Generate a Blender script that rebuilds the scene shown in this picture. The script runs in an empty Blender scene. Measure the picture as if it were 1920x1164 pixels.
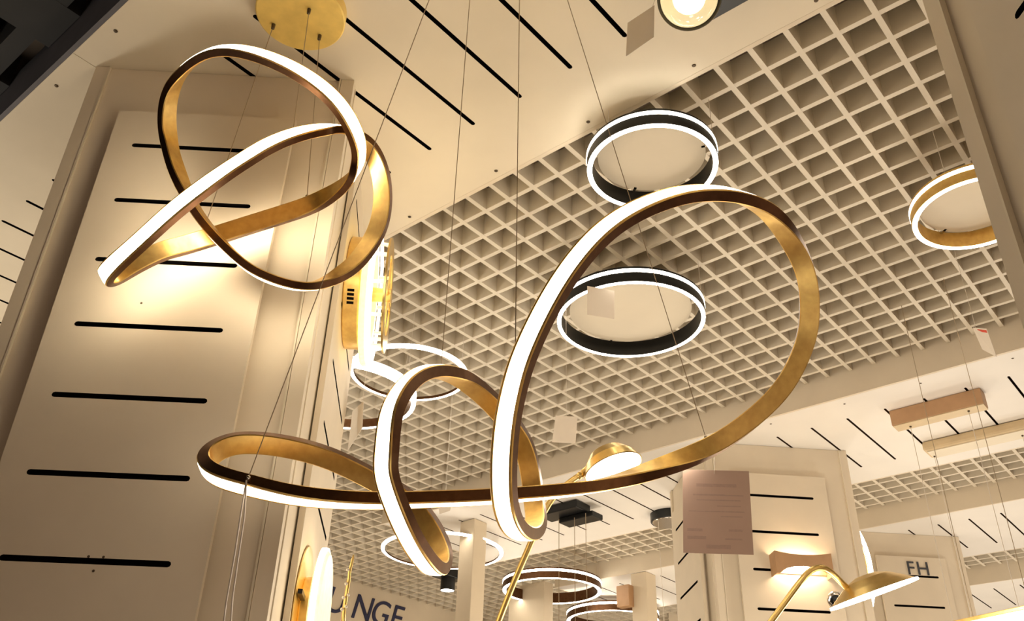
import bpy, bmesh, math
import numpy as np
from mathutils import Vector, Matrix

# ------------------------------------------------------------------ camera
FPX = 1722.63
RC = np.array([[0.64079425, -0.76724290, 0.02685238],
               [0.41717557, 0.31863260, -0.85113913],
               [0.64447441, 0.55660722, 0.52425293]])      # rows: image right, image down, view direction
EYE = np.array([0.0, 0.0, 1.6])
sc = bpy.context.scene
COL = sc.collection
cam = bpy.data.cameras.new('camera')
cam.sensor_width = 36.0
cam.sensor_fit = 'HORIZONTAL'
cam.lens = FPX / 1920 * 36
cam.clip_start = 0.02
camo = bpy.data.objects.new('camera', cam)
COL.objects.link(camo)
m = Matrix.Identity(4)
for i in range(3):
    m[i][0] = RC[0][i]; m[i][1] = -RC[1][i]; m[i][2] = -RC[2][i]; m[i][3] = EYE[i]
camo.matrix_world = m
sc.camera = camo

# ------------------------------------------------------------------ world and exposure
AMB = 0.23
w = bpy.data.worlds.new('shop_light')
sc.world = w
w.use_nodes = True
w.node_tree.nodes['Background'].inputs[0].default_value = (1.0, 0.68, 0.46, 1)
w.node_tree.nodes['Background'].inputs[1].default_value = AMB
sc.view_settings.view_transform = 'Standard'
sc.view_settings.look = 'None'
sc.view_settings.exposure = 0.85
sc.view_settings.gamma = 1.0
sc.view_settings.use_curve_mapping = False
LED = 7.8        # strength of the lamps' diffusers

# added fill lights out of view, standing in for the shop's other lamps
for lx, ly, lz, en, rad in ((2.45, 1.15, 1.45, 20, 0.25), (3.95, 0.85, 1.6, 22, 0.25), (4.15, 2.75, 1.6, 22, 0.25), (5.6, 2.6, 1.6, 22, 0.25), (5.7, 0.5, 1.6, 22, 0.25), (7.1, 1.5, 1.6, 26, 0.25), (4.0, 4.7, 1.6, 10, 0.25), (0.15, 3.75, 2.0, 34, 0.2), (0.55, 0.30, 1.10, 3.4, 0.25)):
    ld = bpy.data.lights.new('shop_fill_light', 'POINT')
    ld.energy = en; ld.color = (1.0, 0.89, 0.73); ld.shadow_soft_size = rad
    lo = bpy.data.objects.new('shop_fill_light', ld); lo.location = (lx, ly, lz); COL.objects.link(lo)

# ------------------------------------------------------------------ helpers
SZ = 3.353       # underside of the lowered soffits
GZ = 3.460       # underside of the open-cell grid


def ray(x, y):
    return RC.T @ np.array([(x - 960) / FPX, (y - 582) / FPX, 1.0])


def at(x, y, d):
    return Vector(EYE + ray(x, y) * d)


def on_z(x, y, z):
    r = ray(x, y); return Vector(EYE + r * ((z - EYE[2]) / r[2]))


def on_plane(x, y, p0, n):
    r = ray(x, y); n = np.array(n); return Vector(EYE + r * (((np.array(p0) - EYE) @ n) / (r @ n)))


def camdir(x, y, z):           # image right, image up, towards the viewer
    return Vector(RC[0] * x - RC[1] * y - RC[2] * z)


def mat(name, col, rough=0.5, metal=0.0, emit=None, estr=0.0, noise=0.0, nscale=40.0, bump=0.0, spec=0.5, trans=0.0, stretch=None):
    m_ = bpy.data.materials.new(name)
    m_.use_nodes = True
    nt = m_.node_tree
    b = nt.nodes['Principled BSDF']
    b.inputs['Base Color'].default_value = (*col, 1)
    b.inputs['Roughness'].default_value = rough
    b.inputs['Metallic'].default_value = metal
    b.inputs['Specular IOR Level'].default_value = spec
    if trans:
        b.inputs['Transmission Weight'].default_value = trans
    if emit:
        b.inputs['Emission Color'].default_value = (*emit, 1)
        b.inputs['Emission Strength'].default_value = estr
    if noise or bump:
        tc = nt.nodes.new('ShaderNodeTexCoord')
        n = nt.nodes.new('ShaderNodeTexNoise')
        n.inputs['Scale'].default_value = nscale
        n.inputs['Detail'].default_value = 4
        src = tc.outputs['Object']
        if stretch:
            mp = nt.nodes.new('ShaderNodeMapping')
            mp.inputs['Scale'].default_value = stretch
            nt.links.new(src, mp.inputs['Vector']); src = mp.outputs['Vector']
        nt.links.new(src, n.inputs['Vector'])
        if noise:
            r = nt.nodes.new('ShaderNodeValToRGB')
            r.color_ramp.elements[0].position = 0.3
            r.color_ramp.elements[1].position = 0.7
            r.color_ramp.elements[0].color = (*[c * (1 - noise) for c in col], 1)
            r.color_ramp.elements[1].color = (*[min(1, c * (1 + noise)) for c in col], 1)
            nt.links.new(n.outputs['Fac'], r.inputs['Fac'])
            nt.links.new(r.outputs['Color'], b.inputs['Base Color'])
        if bump:
            bp = nt.nodes.new('ShaderNodeBump')
            bp.inputs['Strength'].default_value = bump
            bp.inputs['Distance'].default_value = 0.002
            nt.links.new(n.outputs['Fac'], bp.inputs['Height'])
            nt.links.new(bp.outputs['Normal'], b.inputs['Normal'])
    return m_


M = dict(
    board=mat('cream_board', (0.80, 0.72, 0.57), 0.55, noise=0.03, nscale=6),
    column=mat('cream_paint', (0.78, 0.69, 0.55), 0.6, noise=0.03, nscale=8),
    white=mat('white_board', (0.86, 0.83, 0.78), 0.55, noise=0.02, nscale=6),
    slat=mat('cream_slat', (0.72, 0.65, 0.53), 0.5, noise=0.03, nscale=20),
    slab=mat('plenum_slab', (0.22, 0.17, 0.13), 0.9, noise=0.15, nscale=3),
    umber=mat('slot_shade_umber', (0.075, 0.038, 0.020), 0.9, noise=0.2, nscale=30, spec=0.1),  # brown shade inside the far slots put into the colour
    black=mat('slot_black', (0.006, 0.005, 0.005), 1.0, noise=0.2, nscale=30, spec=0.05),
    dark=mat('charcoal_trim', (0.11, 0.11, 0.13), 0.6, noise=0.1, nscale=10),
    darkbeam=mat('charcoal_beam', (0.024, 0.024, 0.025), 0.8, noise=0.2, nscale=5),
    floor=mat('brown_floor', (0.20, 0.14, 0.10), 0.6, noise=0.2, nscale=4),
    wall=mat('beige_wall', (0.72, 0.62, 0.47), 0.7, noise=0.04, nscale=5),
    gold=mat('brushed_gold', (0.98, 0.645, 0.225), 0.34, 0.8, noise=0.12, nscale=60, bump=0.15),
    bronze=mat('bronze_shaded_gold', (0.15, 0.075, 0.038), 0.36, 1.0, noise=0.15, nscale=60, bump=0.1),  # ring bodies; on ribbon sides, gold's dark reflections put into the colour
    brass=mat('satin_brass', (0.80, 0.58, 0.22), 0.28, 1.0, noise=0.06, nscale=50),
    leaf=mat('gold_leaf', (0.92, 0.68, 0.20), 0.45, 0.35, noise=0.08, nscale=25, bump=0.2),
    led=mat('led_diffuser', (0.9, 0.88, 0.82), 0.4, emit=(1.0, 0.84, 0.60), estr=LED, noise=0.02),
    ledsoft=mat('led_diffuser_soft', (0.9, 0.88, 0.82), 0.4, emit=(1.0, 0.86, 0.66), estr=LED * 0.42, noise=0.02),
    ledcool=mat('led_diffuser_cool', (0.9, 0.88, 0.85), 0.4, emit=(1.0, 0.90, 0.74), estr=LED * 1.2, noise=0.02),
    blackmetal=mat('black_metal', (0.010, 0.011, 0.012), 0.35, 0.3, noise=0.1, nscale=40),
    chrome=mat('chrome', (0.75, 0.72, 0.68), 0.12, 1.0, noise=0.03, nscale=30),
    cable=mat('steel_cable', (0.45, 0.36, 0.25), 0.4, 0.6, noise=0.05, nscale=80),
    clear=mat('clear_cable', (0.80, 0.74, 0.66), 0.3, 0.0, noise=0.05, nscale=80),
    screw=mat('screw_brown', (0.10, 0.07, 0.04), 0.5, 0.5, noise=0.1),
    card=mat('paper_card', (0.80, 0.73, 0.64), 0.7, noise=0.02, nscale=20),
    shadecard=mat('shaded_card', (0.62, 0.46, 0.40), 0.7, noise=0.03, nscale=20),  # beige paper seen from its unlit side, shade put into the colour
    ink=mat('faded_ink', (0.53, 0.385, 0.345), 0.7, noise=0.05, nscale=200),
    red=mat('red_ink', (0.75, 0.10, 0.06), 0.6, noise=0.05, nscale=200),
    navy=mat('navy_letter', (0.020, 0.024, 0.075), 0.5, noise=0.1, nscale=60),
    charcoal=mat('charcoal_letter', (0.05, 0.055, 0.07), 0.5, noise=0.1, nscale=60),
    crystal=mat('frosted_crystal', (0.95, 0.86, 0.62), 0.25, emit=(1.0, 0.82, 0.42), estr=0.55, noise=0.15, nscale=50),
    bulb=mat('bulb_glass', (0.95, 0.85, 0.60), 0.08, trans=0.55, emit=(1.0, 0.80, 0.42), estr=0.35, noise=0.02),
    filament=mat('filament_glow', (1, 0.9, 0.7), 0.4, emit=(1.0, 0.86, 0.62), estr=22.0, noise=0.02),
    tan=mat('tan_lacquer', (0.50, 0.30, 0.16), 0.5, noise=0.06, nscale=20),
    sand=mat('sand_lacquer', (0.66, 0.52, 0.32), 0.5, noise=0.05, nscale=20),
)


def tag(o, label=None, cat=None, group=None, kind=None):
    if label: o['label'] = label
    if cat: o['category'] = cat
    if group: o['group'] = group
    if kind: o['kind'] = kind
    return o


def empty(name, loc=(0, 0, 0), label=None, cat=None, group=None, kind=None):
    o = bpy.data.objects.new(name, None)
    o.empty_display_size = 0.05
    o.location = loc
    COL.objects.link(o)
    return tag(o, label, cat, group, kind)


def link(name, me, material=None, parent=None, loc=None):
    o = bpy.data.objects.new(name, me)
    if material is not None and not me.materials:
        me.materials.append(M[material] if isinstance(material, str) else material)
    COL.objects.link(o)
    if parent is not None:
        o.parent = parent
        o.location = (Vector(loc) if loc is not None else Vector((0, 0, 0)))
        # vertices are given in world space: undo the ancestors' offset
        if loc is None:
            p = parent; off = Vector((0, 0, 0))
            while p is not None:
                off += p.location; p = p.parent
            o.location = -off
    elif loc is not None:
        o.location = loc
    return o


def obj(name, bm, material, parent=None, smooth=False):
    me = bpy.data.meshes.new(name)
    bm.normal_update()
    bm.to_mesh(me); bm.free()
    if smooth:
        for p in me.polygons: p.use_smooth = True
    return link(name, me, material, parent)


def raw(name, verts, faces, material, parent=None, smooth=False):
    me = bpy.data.meshes.new(name)
    me.from_pydata([tuple(v) for v in verts], [], faces)
    me.update()
    if smooth:
        for p in me.polygons: p.use_smooth = True
    return link(name, me, material, parent)


def box(bm, x0, x1, y0, y1, z0, z1, fr=None):
    """axis box, or a box in the frame fr = (origin, ax, ay, az)"""
    c = [(x, y, z) for x in (x0, x1) for y in (y0, y1) for z in (z0, z1)]
    if fr:
        o, a, b, cc = [Vector(q) for q in fr]
        c = [o + a * p[0] + b * p[1] + cc * p[2] for p in c]
    v = [bm.verts.new(p) for p in c]
    for f in ((0, 1, 3, 2), (4, 6, 7, 5), (0, 4, 5, 1), (2, 3, 7, 6), (0, 2, 6, 4), (1, 5, 7, 3)):
        bm.faces.new([v[i] for i in f])
    return v


def boxo(name, material, parent, *a, fr=None, bevel=0.0):
    bm = bmesh.new(); box(bm, *a, fr=fr)
    bmesh.ops.recalc_face_normals(bm, faces=bm.faces)
    if bevel:
        bmesh.ops.bevel(bm, geom=list(bm.edges), offset=bevel, segments=2, affect='EDGES', profile=0.5)
    return obj(name, bm, material, parent)


def tube(bm, pts, r, seg=8, cap=True):
    pts = [Vector(p) for p in pts]
    rs = r if isinstance(r, (list, tuple)) else [r] * len(pts)
    up = None; rings = []
    for i, p in enumerate(pts):
        t = (pts[min(i + 1, len(pts) - 1)] - pts[max(i - 1, 0)]).normalized()
        if up is None:
            up = t.orthogonal().normalized()
        up = (up - t * up.dot(t)).normalized()
        s = t.cross(up)
        rings.append([bm.verts.new(p + (up * math.cos(2 * math.pi * k / seg) + s * math.sin(2 * math.pi * k / seg)) * rs[i]) for k in range(seg)])
    for a, b in zip(rings, rings[1:]):
        for k in range(seg):
            bm.faces.new((a[k], a[(k + 1) % seg], b[(k + 1) % seg], b[k]))
    if cap:
        bm.faces.new(rings[0][::-1]); bm.faces.new(rings[-1])


def tubeo(name, pts, r, material, parent, seg=8):
    bm = bmesh.new(); tube(bm, pts, r, seg)
    return obj(name, bm, material, parent, smooth=seg > 6)


def lathe(prof, seg=64, fr=((0, 0, 0), (1, 0, 0), (0, 1, 0), (0, 0, 1)), closed=False, arc=None):
    """revolve (radius, height) pairs about the frame's third axis; hard edges between profile pieces"""
    o, a, b, c = [Vector(q) for q in fr]
    bm = bmesh.new()
    pr = list(prof) + ([prof[0]] if closed else [])
    n = seg
    for (r0, h0), (r1, h1) in zip(pr, pr[1:]):
        A, B = [], []
        a0, a1 = arc if arc else (0, 2 * math.pi)
        cnt = n + 1 if arc else n
        for k in range(cnt):
            t = a0 + (a1 - a0) * k / n
            d = a * math.cos(t) + b * math.sin(t)
            A.append(bm.verts.new(o + d * r0 + c * h0) if (r0 > 1e-6 or k == 0) else A[0])
            B.append(bm.verts.new(o + d * r1 + c * h1) if (r1 > 1e-6 or k == 0) else B[0])
        for k in range(n):
            k2 = k + 1 if arc else (k + 1) % n
            q = [A[k], A[k2], B[k2], B[k]]
            u = []
            for x in q:
                if x not in u: u.append(x)
            if len(u) >= 3:
                bm.faces.new(u)
    return bm


def latheo(name, prof, material, parent, **k):
    return obj(name, lathe(prof, **k), material, parent, smooth=True)


def board(w_, h_, t, slots, sr, fr):
    """a board w x h x t (frame axes a, b, c; front face at c = t) pierced by rounded slots (a0, a1, b, )"""
    o, a, b, c = [Vector(q) for q in fr]
    bm = bmesh.new()

    def loop(pts):
        vs = [bm.verts.new((p[0], p[1], 0)) for p in pts]
        return [bm.edges.new((vs[i], vs[(i + 1) % len(vs)])) for i in range(len(vs))]
    E_ = loop([(0, 0), (w_, 0), (w_, h_), (0, h_)])
    for (s0, s1, sy) in slots:
        pts = []
        for k in range(5):
            t_ = math.pi / 2 - math.pi * k / 4
            pts.append((s1 - sr + sr * math.cos(t_), sy + sr * math.sin(t_)))
        for k in range(5):
            t_ = -math.pi / 2 - math.pi * k / 4
            pts.append((s0 + sr + sr * math.cos(t_), sy + sr * math.sin(t_)))
        E_ += loop(pts)
    bmesh.ops.triangle_fill(bm, use_beauty=True, edges=E_)
    ret = bmesh.ops.extrude_face_region(bm, geom=list(bm.faces))
    for v in ret['geom']:
        if isinstance(v, bmesh.types.BMVert): v.co.z = t
    bmesh.ops.recalc_face_normals(bm, faces=bm.faces)
    for f_ in bm.faces:                      # slot walls black: shade of the openings put into the colour
        cc = f_.calc_center_median()
        if abs(f_.normal.z) < 0.5 and 1e-5 < cc.x < w_ - 1e-5 and 1e-5 < cc.y < h_ - 1e-5:
            f_.material_index = 1
    for v in bm.verts:
        p = v.co.copy(); v.co = o + a * p.x + b * p.y + c * p.z
    if a.cross(b).dot(c) < 0:
        bmesh.ops.reverse_faces(bm, faces=bm.faces)
    return bm


Z = Vector((0, 0, 1))
# ------------------------------------------------------------------ the setting
bm = bmesh.new(); box(bm, -6, 12, -6, 9, -0.1, 0)
tag(obj('floor', bm, 'floor'), 'brown floor of the lamp shop', kind='structure')
bm = bmesh.new(); box(bm, 0.53, 12, -6, 9, 3.80, 3.9)
tag(obj('ceiling', bm, 'slab'), 'plain slab above the open-cell ceiling', kind='structure')
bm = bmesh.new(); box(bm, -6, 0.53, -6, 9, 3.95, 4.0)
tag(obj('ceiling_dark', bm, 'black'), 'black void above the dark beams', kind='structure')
bm = bmesh.new(); box(bm, 0.4, 9.2, 5.44, 5.55, 0, 3.80)
tag(obj('wall_end', bm, 'wall'), 'beige end wall with navy lettering', kind='structure')
bm = bmesh.new(); box(bm, 9.1, 9.2, -3, 5.44, 0, 3.80)
tag(obj('wall_far', bm, 'white'), 'pale wall at the far side of the shop', kind='structure')

# open-cell grid: every slat is a part
grid = empty('ceiling_grid', (1.757, 2.044, GZ), 'cream open-cell slat ceiling over the aisles', kind='structure')
SW, SH = 0.0078, 0.088
slat_mesh = {}


def slat(axis, a0, a1, c, drop):
    """axis 0: runs along X at Y = c; axis 1: along Y at X = c"""
    L = round(a1 - a0, 4); key = (axis, L)
    if key not in slat_mesh:
        bm_ = bmesh.new()
        if axis == 0: box(bm_, 0, L, -SW, SW, 0, SH)
        else: box(bm_, -SW, SW, 0, L, 0, SH)
        bmesh.ops.recalc_face_normals(bm_, faces=bm_.faces)
        me = bpy.data.meshes.new('slat'); bm_.to_mesh(me); bm_.free(); me.materials.append(M['slat'])
        slat_mesh[key] = me
    p = Vector((a0, c, GZ - drop)) if axis == 0 else Vector((c, a0, GZ - drop))
    o = link('slat', slat_mesh[key], None, grid, p - grid.location)
    return o


YE, YS = 5.43, 4.02       # end wall; where the soffits end and the cross aisle begins
for c in range(-33, 31):
    y = 2.044 - 0.1 * c
    if y > YE: continue
    if y > YS: slat(0, 0.56, 9.0, y, 0.0006)
    else: slat(0, 1.58, 3.53, y, 0.0006)
for r in range(-1, 18):
    slat(1, -1.0, YE, 1.757 + 0.1 * r, 0)
for X in list(np.arange(0.6, 1.6, 0.1)) + list(np.arange(3.557, 9.0, 0.1)):
    if 4.53 < X < 5.20 or 6.10 < X < 6.73: slat(1, -0.8, YE, float(X), 0)
    else: slat(1, YS + 0.01, YE, float(X), 0)
for c in range(-19, 29):
    y = 2.044 - 0.1 * c
    slat(0, 4.53, 5.205, y, 0.0006)
    slat(0, 6.10, 6.735, y, 0.0006)

# dark beams of the unlit part beyond the near soffit
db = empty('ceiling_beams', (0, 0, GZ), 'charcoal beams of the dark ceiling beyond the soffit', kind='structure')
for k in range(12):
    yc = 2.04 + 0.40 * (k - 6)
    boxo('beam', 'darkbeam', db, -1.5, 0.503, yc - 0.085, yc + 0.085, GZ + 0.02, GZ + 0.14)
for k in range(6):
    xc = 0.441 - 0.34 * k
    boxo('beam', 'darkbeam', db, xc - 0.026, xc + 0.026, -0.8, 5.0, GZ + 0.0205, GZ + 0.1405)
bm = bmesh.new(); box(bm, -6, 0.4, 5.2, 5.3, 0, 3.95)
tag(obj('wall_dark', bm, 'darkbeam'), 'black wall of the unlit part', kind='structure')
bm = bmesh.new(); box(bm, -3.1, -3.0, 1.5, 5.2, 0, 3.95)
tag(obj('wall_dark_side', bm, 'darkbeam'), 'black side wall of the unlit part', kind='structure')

SLOTP = 0.166


def soffit(x0, x1, y_lo, y_hi, sx0, sx1, yref, left='column', right='column', mt='board', seams=(1.95,), sr=0.0062, cavity='black', desc=''):
    """lowered ceiling strip along Y: side boards plus slotted underside boards"""
    e = empty('ceiling_soffit', (x0, y_lo, SZ), desc, kind='structure')
    boxo('fascia', left, e, x0, x0 + 0.012, y_lo, y_hi, SZ + 0.0005, GZ + 0.06)
    boxo('fascia', right, e, x1 - 0.012, x1, y_lo, y_hi, SZ + 0.0005, GZ + 0.06)
    boxo('fascia', right, e, x0 + 0.012, x1 - 0.012, y_hi - 0.012, y_hi, SZ + 0.0005, GZ + 0.06)
    boxo('lid', cavity, e, x0 + 0.013, x1 - 0.013, y_lo + 0.002, y_hi - 0.013, SZ + 0.045, SZ + 0.05)  # dark lid behind the slots, their shade put into its colour
    cuts = [y_lo] + [s for s in seams if y_lo < s < y_hi] + [y_hi - 0.0125]
    for a_, b_ in zip(cuts, cuts[1:]):
        g = 0.0012
        A0, B0 = a_ + g, b_ - g
        sl = []
        k0 = math.ceil((A0 + 0.04 - yref) / SLOTP)
        while yref + SLOTP * k0 < B0 - 0.04:
            sl.append((sx0 - x0 - 0.0125, sx1 - x0 - 0.0125, yref + SLOTP * k0 - A0)); k0 += 1
        bm_ = board(x1 - x0 - 0.025, B0 - A0, 0.014, sl, sr, ((x0 + 0.0125, A0, SZ + 0.0146), (1, 0, 0), (0, 1, 0), (0, 0, -1)))
        obj('slotted_board', bm_, mt, e).data.materials.append(M[cavity])
    return e


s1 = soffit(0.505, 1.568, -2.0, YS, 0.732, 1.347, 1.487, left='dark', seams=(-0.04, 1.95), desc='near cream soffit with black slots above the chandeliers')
s2 = soffit(3.534, 4.522, -1.5, YS, 3.745, 4.321, 1.436, mt='white', sr=0.0050, cavity='umber', seams=(-0.04, 1.90), desc='second soffit across the aisle with thin slots')
s3 = soffit(5.213, 6.093, -1.0, YS, 5.380, 5.906, 1.425, mt='white', sr=0.0050, cavity='umber', seams=(1.9,), desc='third slotted soffit far behind')
s4 = soffit(6.745, 7.62, -1.0, YS, 6.91, 7.44, 1.40, mt='white', sr=0.0050, cavity='umber', seams=(1.9,), desc='fourth slotted soffit at the back')
for sx, ys in ((1.53, (1.758, 1.400, 1.069, 0.741, 0.417, 0.09, 2.10)), (0.548, (1.797, 2.095, 2.455, 1.45, 2.80))):
    for y in ys:
        latheo('screw', [(0.0001, -0.0025), (0.0045, -0.0015), (0.0055, 0.0)], 'screw', s1, seg=10, fr=((sx, y, SZ), (1, 0, 0), (0, 1, 0), (0, 0, 1)))
for y in (1.22, 1.56, 0.9, 0.55):
    latheo('screw', [(0.0001, -0.002), (0.004, -0.001), (0.005, 0.0)], 'screw', s2, seg=8, fr=((3.60, y, SZ), (1, 0, 0), (0, 1, 0), (0, 0, 1)))


# diamond columns with slotted panels
def face_panel(parent, p0, u, n, width, z0, ztop, first, off=0.016, pm='column', cut=None, pitch=0.168):
    """slotted panel standing off one column face; p0 the face's left foot corner, u along it, n outwards"""
    p0 = Vector((p0[0], p0[1], 0)); u = Vector((*u, 0)).normalized(); n = Vector((*n, 0)).normalized()
    k = width / 0.66
    a0, a1, q0, q1 = cut if cut else (0.094 * k, 0.532 * k, 0.1515 * k, 0.466 * k)
    sl = []
    z = first
    while z > z0 + 0.08:
        sl.append((q0 - a0, q1 - a0, z - z0)); z -= pitch
    fr = (p0 + u * a0 + n * off + Z * z0, u, Z, n)
    bm_ = board(a1 - a0, ztop - z0, 0.014, sl, 0.0058, fr)
    o = obj('slot_panel', bm_, pm, parent)
    o.data.materials.append(M['black'])
    boxo('slot_shade_sheet', 'black', o, q0 - a0 - 0.02, q1 - a0 + 0.02, 0.03, ztop - z0 - 0.03, -min(0.0075, off - 0.0003), -0.001, fr=fr)  # added black sheet, shade of the slot openings put into its colour
    for s in (() if off < 0.01 else (0.035, a1 - a0 - 0.055)):
        boxo('batten', 'column', o, s, s + 0.02, 0.01, ztop - z0 - 0.01, -off + 0.0005, -0.008, fr=fr)
    return o


def column(name, L, F, Rb, desc, panels, zt=SZ, z0=0.0):
    L, F, Rb = [Vector((*q, 0)) for q in (L, F, Rb)]
    Bk = L + Rb - F
    e = empty(name, (F.x, F.y, 0), desc, kind='structure')
    bm_ = bmesh.new()
    lo = [bm_.verts.new(q + Z * z0) for q in (L, F, Rb, Bk)]
    hi = [bm_.verts.new(q + Z * (zt - 0.0005)) for q in (L, F, Rb, Bk)]
    for i in range(4):
        bm_.faces.new((lo[i], lo[(i + 1) % 4], hi[(i + 1) % 4], hi[i]))
    bm_.faces.new(hi); bm_.faces.new(lo[::-1])
    bmesh.ops.recalc_face_normals(bm_, faces=bm_.faces)
    obj('core', bm_, 'column', e)
    corners = (L, F, Rb, Bk)
    ctr = (L + Rb) / 2
    for i in range(4):
        P = corners[i]; a_ = (corners[(i + 1) % 4] - P).normalized(); b_ = (corners[i - 1] - P).normalized()
        for d, q in ((a_, b_), (b_, a_)):          # two angle strips per corner
            fr = (P - q * 0.0, d, -q, Z)
            boxo('corner_strip', 'column', e, -0.006, 0.026, 0.0004, 0.0065, z0, zt - 0.001, fr=fr)
            boxo('corner_bead', 'board', e, 0.027, 0.031, 0.0004, 0.009, z0, zt - 0.001, fr=fr)
    for pn in panels:
        i, first, ztop = pn[:3]
        P = corners[i]; Q = corners[(i + 1) % 4]
        u = (Q - P).normalized(); n = Vector((u.y, -u.x, 0))
        if n.dot(P - ctr) < 0: n = -n
        face_panel(e, P, u[:2], n[:2], (Q - P).length, max(z0, 0.9), ztop, first, **(pn[3] if len(pn) > 3 else {}))
    return e


LA, FA, RA = (0.587, 1.943), (1.028, 1.464), (1.549, 1.994)
colA = column('column', LA, FA, RA, 'near diamond-plan column with slotted panels', [(0, 3.063, 3.172, dict(off=0.028, cut=(0.109, 0.539, 0.165, 0.476), pitch=0.1655)), (1, 3.185, 3.28, dict(off=0.004, cut=(0.20, 0.715, 0.28, 0.66)))])
uA = Vector((FA[0] - LA[0], FA[1] - LA[1], 0)).normalized(); nF = Vector((uA.y, -uA.x, 0))
for (x, y) in ((265, 568), (166, 1043), (194, 1044), (175, 1070)):
    q = on_plane(x, y, Vector((*LA, 0)) + nF * 0.0422, nF)
    latheo('screw', [(0.0001, 0.001), (0.0022, 0.0006), (0.0026, -0.0002)], 'screw', colA, seg=10, fr=(q, uA, Z, nF))
DY = -2.333
colB = column('column', (LA[0], LA[1] + DY), (FA[0], FA[1] + DY), (RA[0], RA[1] + DY), 'beige column at the right edge of the picture', [(3, 3.012, 3.20)])
colC = column('column', (3.605, 1.896), (4.077, 1.424), (4.549, 1.896), 'cream column under the second soffit with wall lamp', [(0, 3.095, 3.20), (3, 3.095, 3.20)])
colD = column('column', (5.225, 1.845), (5.659, 1.411), (6.085, 1.845), 'pale far column with FH lettering', [(0, 3.10, 3.21)])
for nm, x, y, sx, sy, h in (('post', 3.83, 3.55, 0.055, 0.055, SZ), ('post', 5.29, 3.33, 0.06, 0.06, SZ), ('post', 5.08, 4.13, 0.05, 0.16, SZ)):
    e = empty('column_post', (x, y, 0), 'slim beige post below a far soffit', kind='structure')
    boxo('shaft', 'wall', e, x - sx, x + sx, y - sy, y + sy, 0, h - 0.001, bevel=0.004)
    boxo('collar', 'column', e, x - sx - 0.008, x + sx + 0.008, y - sy - 0.008, y + sy + 0.008, 0, 0.12)


# ------------------------------------------------------------------ ribbon chandeliers
def spline(ctrl, per=8, smooth=3):
    pts = [np.array([*at(c[0], c[1], c[2])]) for c in ctrl]
    nor = [np.array([*camdir(*c[3])]) for c in ctrl]
    nor = [n / np.linalg.norm(n) for n in nor]
    n = len(pts)
    P, N = [], []
    for i in range(n):
        p0, p1, p2, p3 = [pts[(i + k) % n] for k in (-1, 0, 1, 2)]
        a, b = nor[i], nor[(i + 1) % n]
        # centripetal Catmull-Rom
        d1 = max(np.linalg.norm(p1 - p0), 1e-6) ** 0.5; d2 = max(np.linalg.norm(p2 - p1), 1e-6) ** 0.5; d3 = max(np.linalg.norm(p3 - p2), 1e-6) ** 0.5
        m1 = (p2 - p1) + d2 * ((p1 - p0) / d1 - (p2 - p0) / (d1 + d2))
        m2 = (p2 - p1) + d2 * ((p3 - p2) / d3 - (p3 - p1) / (d2 + d3))
        for k in range(per):
            t = k / per
            P.append((2 * t**3 - 3 * t**2 + 1) * p1 + (t**3 - 2 * t**2 + t) * m1 + (-2 * t**3 + 3 * t**2) * p2 + (t**3 - t**2) * m2)
            N.append(a * (1 - t) + b * t)
    P = np.array(P); N = np.array(N)
    for _ in range(smooth * per):
        P = 0.5 * P + 0.25 * (np.roll(P, 1, 0) + np.roll(P, -1, 0))
        N = 0.5 * N + 0.25 * (np.roll(N, 1, 0) + np.roll(N, -1, 0))
    T = np.roll(P, -1, 0) - np.roll(P, 1, 0)
    T /= np.linalg.norm(T, axis=1)[:, None]
    N -= T * (N * T).sum(1)[:, None]
    N /= np.linalg.norm(N, axis=1)[:, None]
    B = np.cross(T, N)
    return P, N, B


def sweep(name, P, N, B, prof, mats, idx, parent):
    """closed sweep of a closed profile [(b, n)]; each profile edge is its own strip so the long edges stay crisp"""
    n = len(P); verts = []; faces = []; mi = []
    k = len(prof)
    for e in range(k):
        (b0, n0), (b1, n1) = prof[e], prof[(e + 1) % k]
        base = len(verts)
        for i in range(n):
            verts.append(P[i] + B[i] * b0 + N[i] * n0)
            verts.append(P[i] + B[i] * b1 + N[i] * n1)
        for i in range(n):
            j = (i + 1) % n
            faces.append((base + 2 * i, base + 2 * i + 1, base + 2 * j + 1, base + 2 * j))
            mi.append(idx[e])
    me = bpy.data.meshes.new(name)
    me.from_pydata([tuple(v) for v in verts], [], faces)
    for m_ in mats: me.materials.append(M[m_])
    for p, q in zip(me.polygons, mi):
        p.use_smooth = True; p.material_index = q
    me.update()
    return link(name, me, None, parent)


def ribbon(root, ctrl, w_, t, lip, led, per=8, smooth=1):
    P, N, B = spline(ctrl, per, smooth)
    h, q = w_ / 2, t / 2
    e = 0.0018
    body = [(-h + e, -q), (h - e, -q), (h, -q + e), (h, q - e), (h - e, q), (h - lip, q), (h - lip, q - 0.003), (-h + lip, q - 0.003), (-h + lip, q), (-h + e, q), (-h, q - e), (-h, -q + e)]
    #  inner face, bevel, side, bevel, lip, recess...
    idx = [0, 0, 1, 0, 0, 0, 0, 0, 0, 0, 1, 0]  # sides darker: the gold's dark reflections put into the colour
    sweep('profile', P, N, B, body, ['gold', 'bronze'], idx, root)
    g = h - lip - 0.0003
    sweep('diffuser', P, N, B, [(-g, q - 0.0028), (g, q - 0.0028), (g, q - 0.0002), (g * 0.6, q + 0.0012), (-g * 0.6, q + 0.0012), (-g, q - 0.0002)], [led], [0] * 6, root)
    return P, N, B


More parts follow.
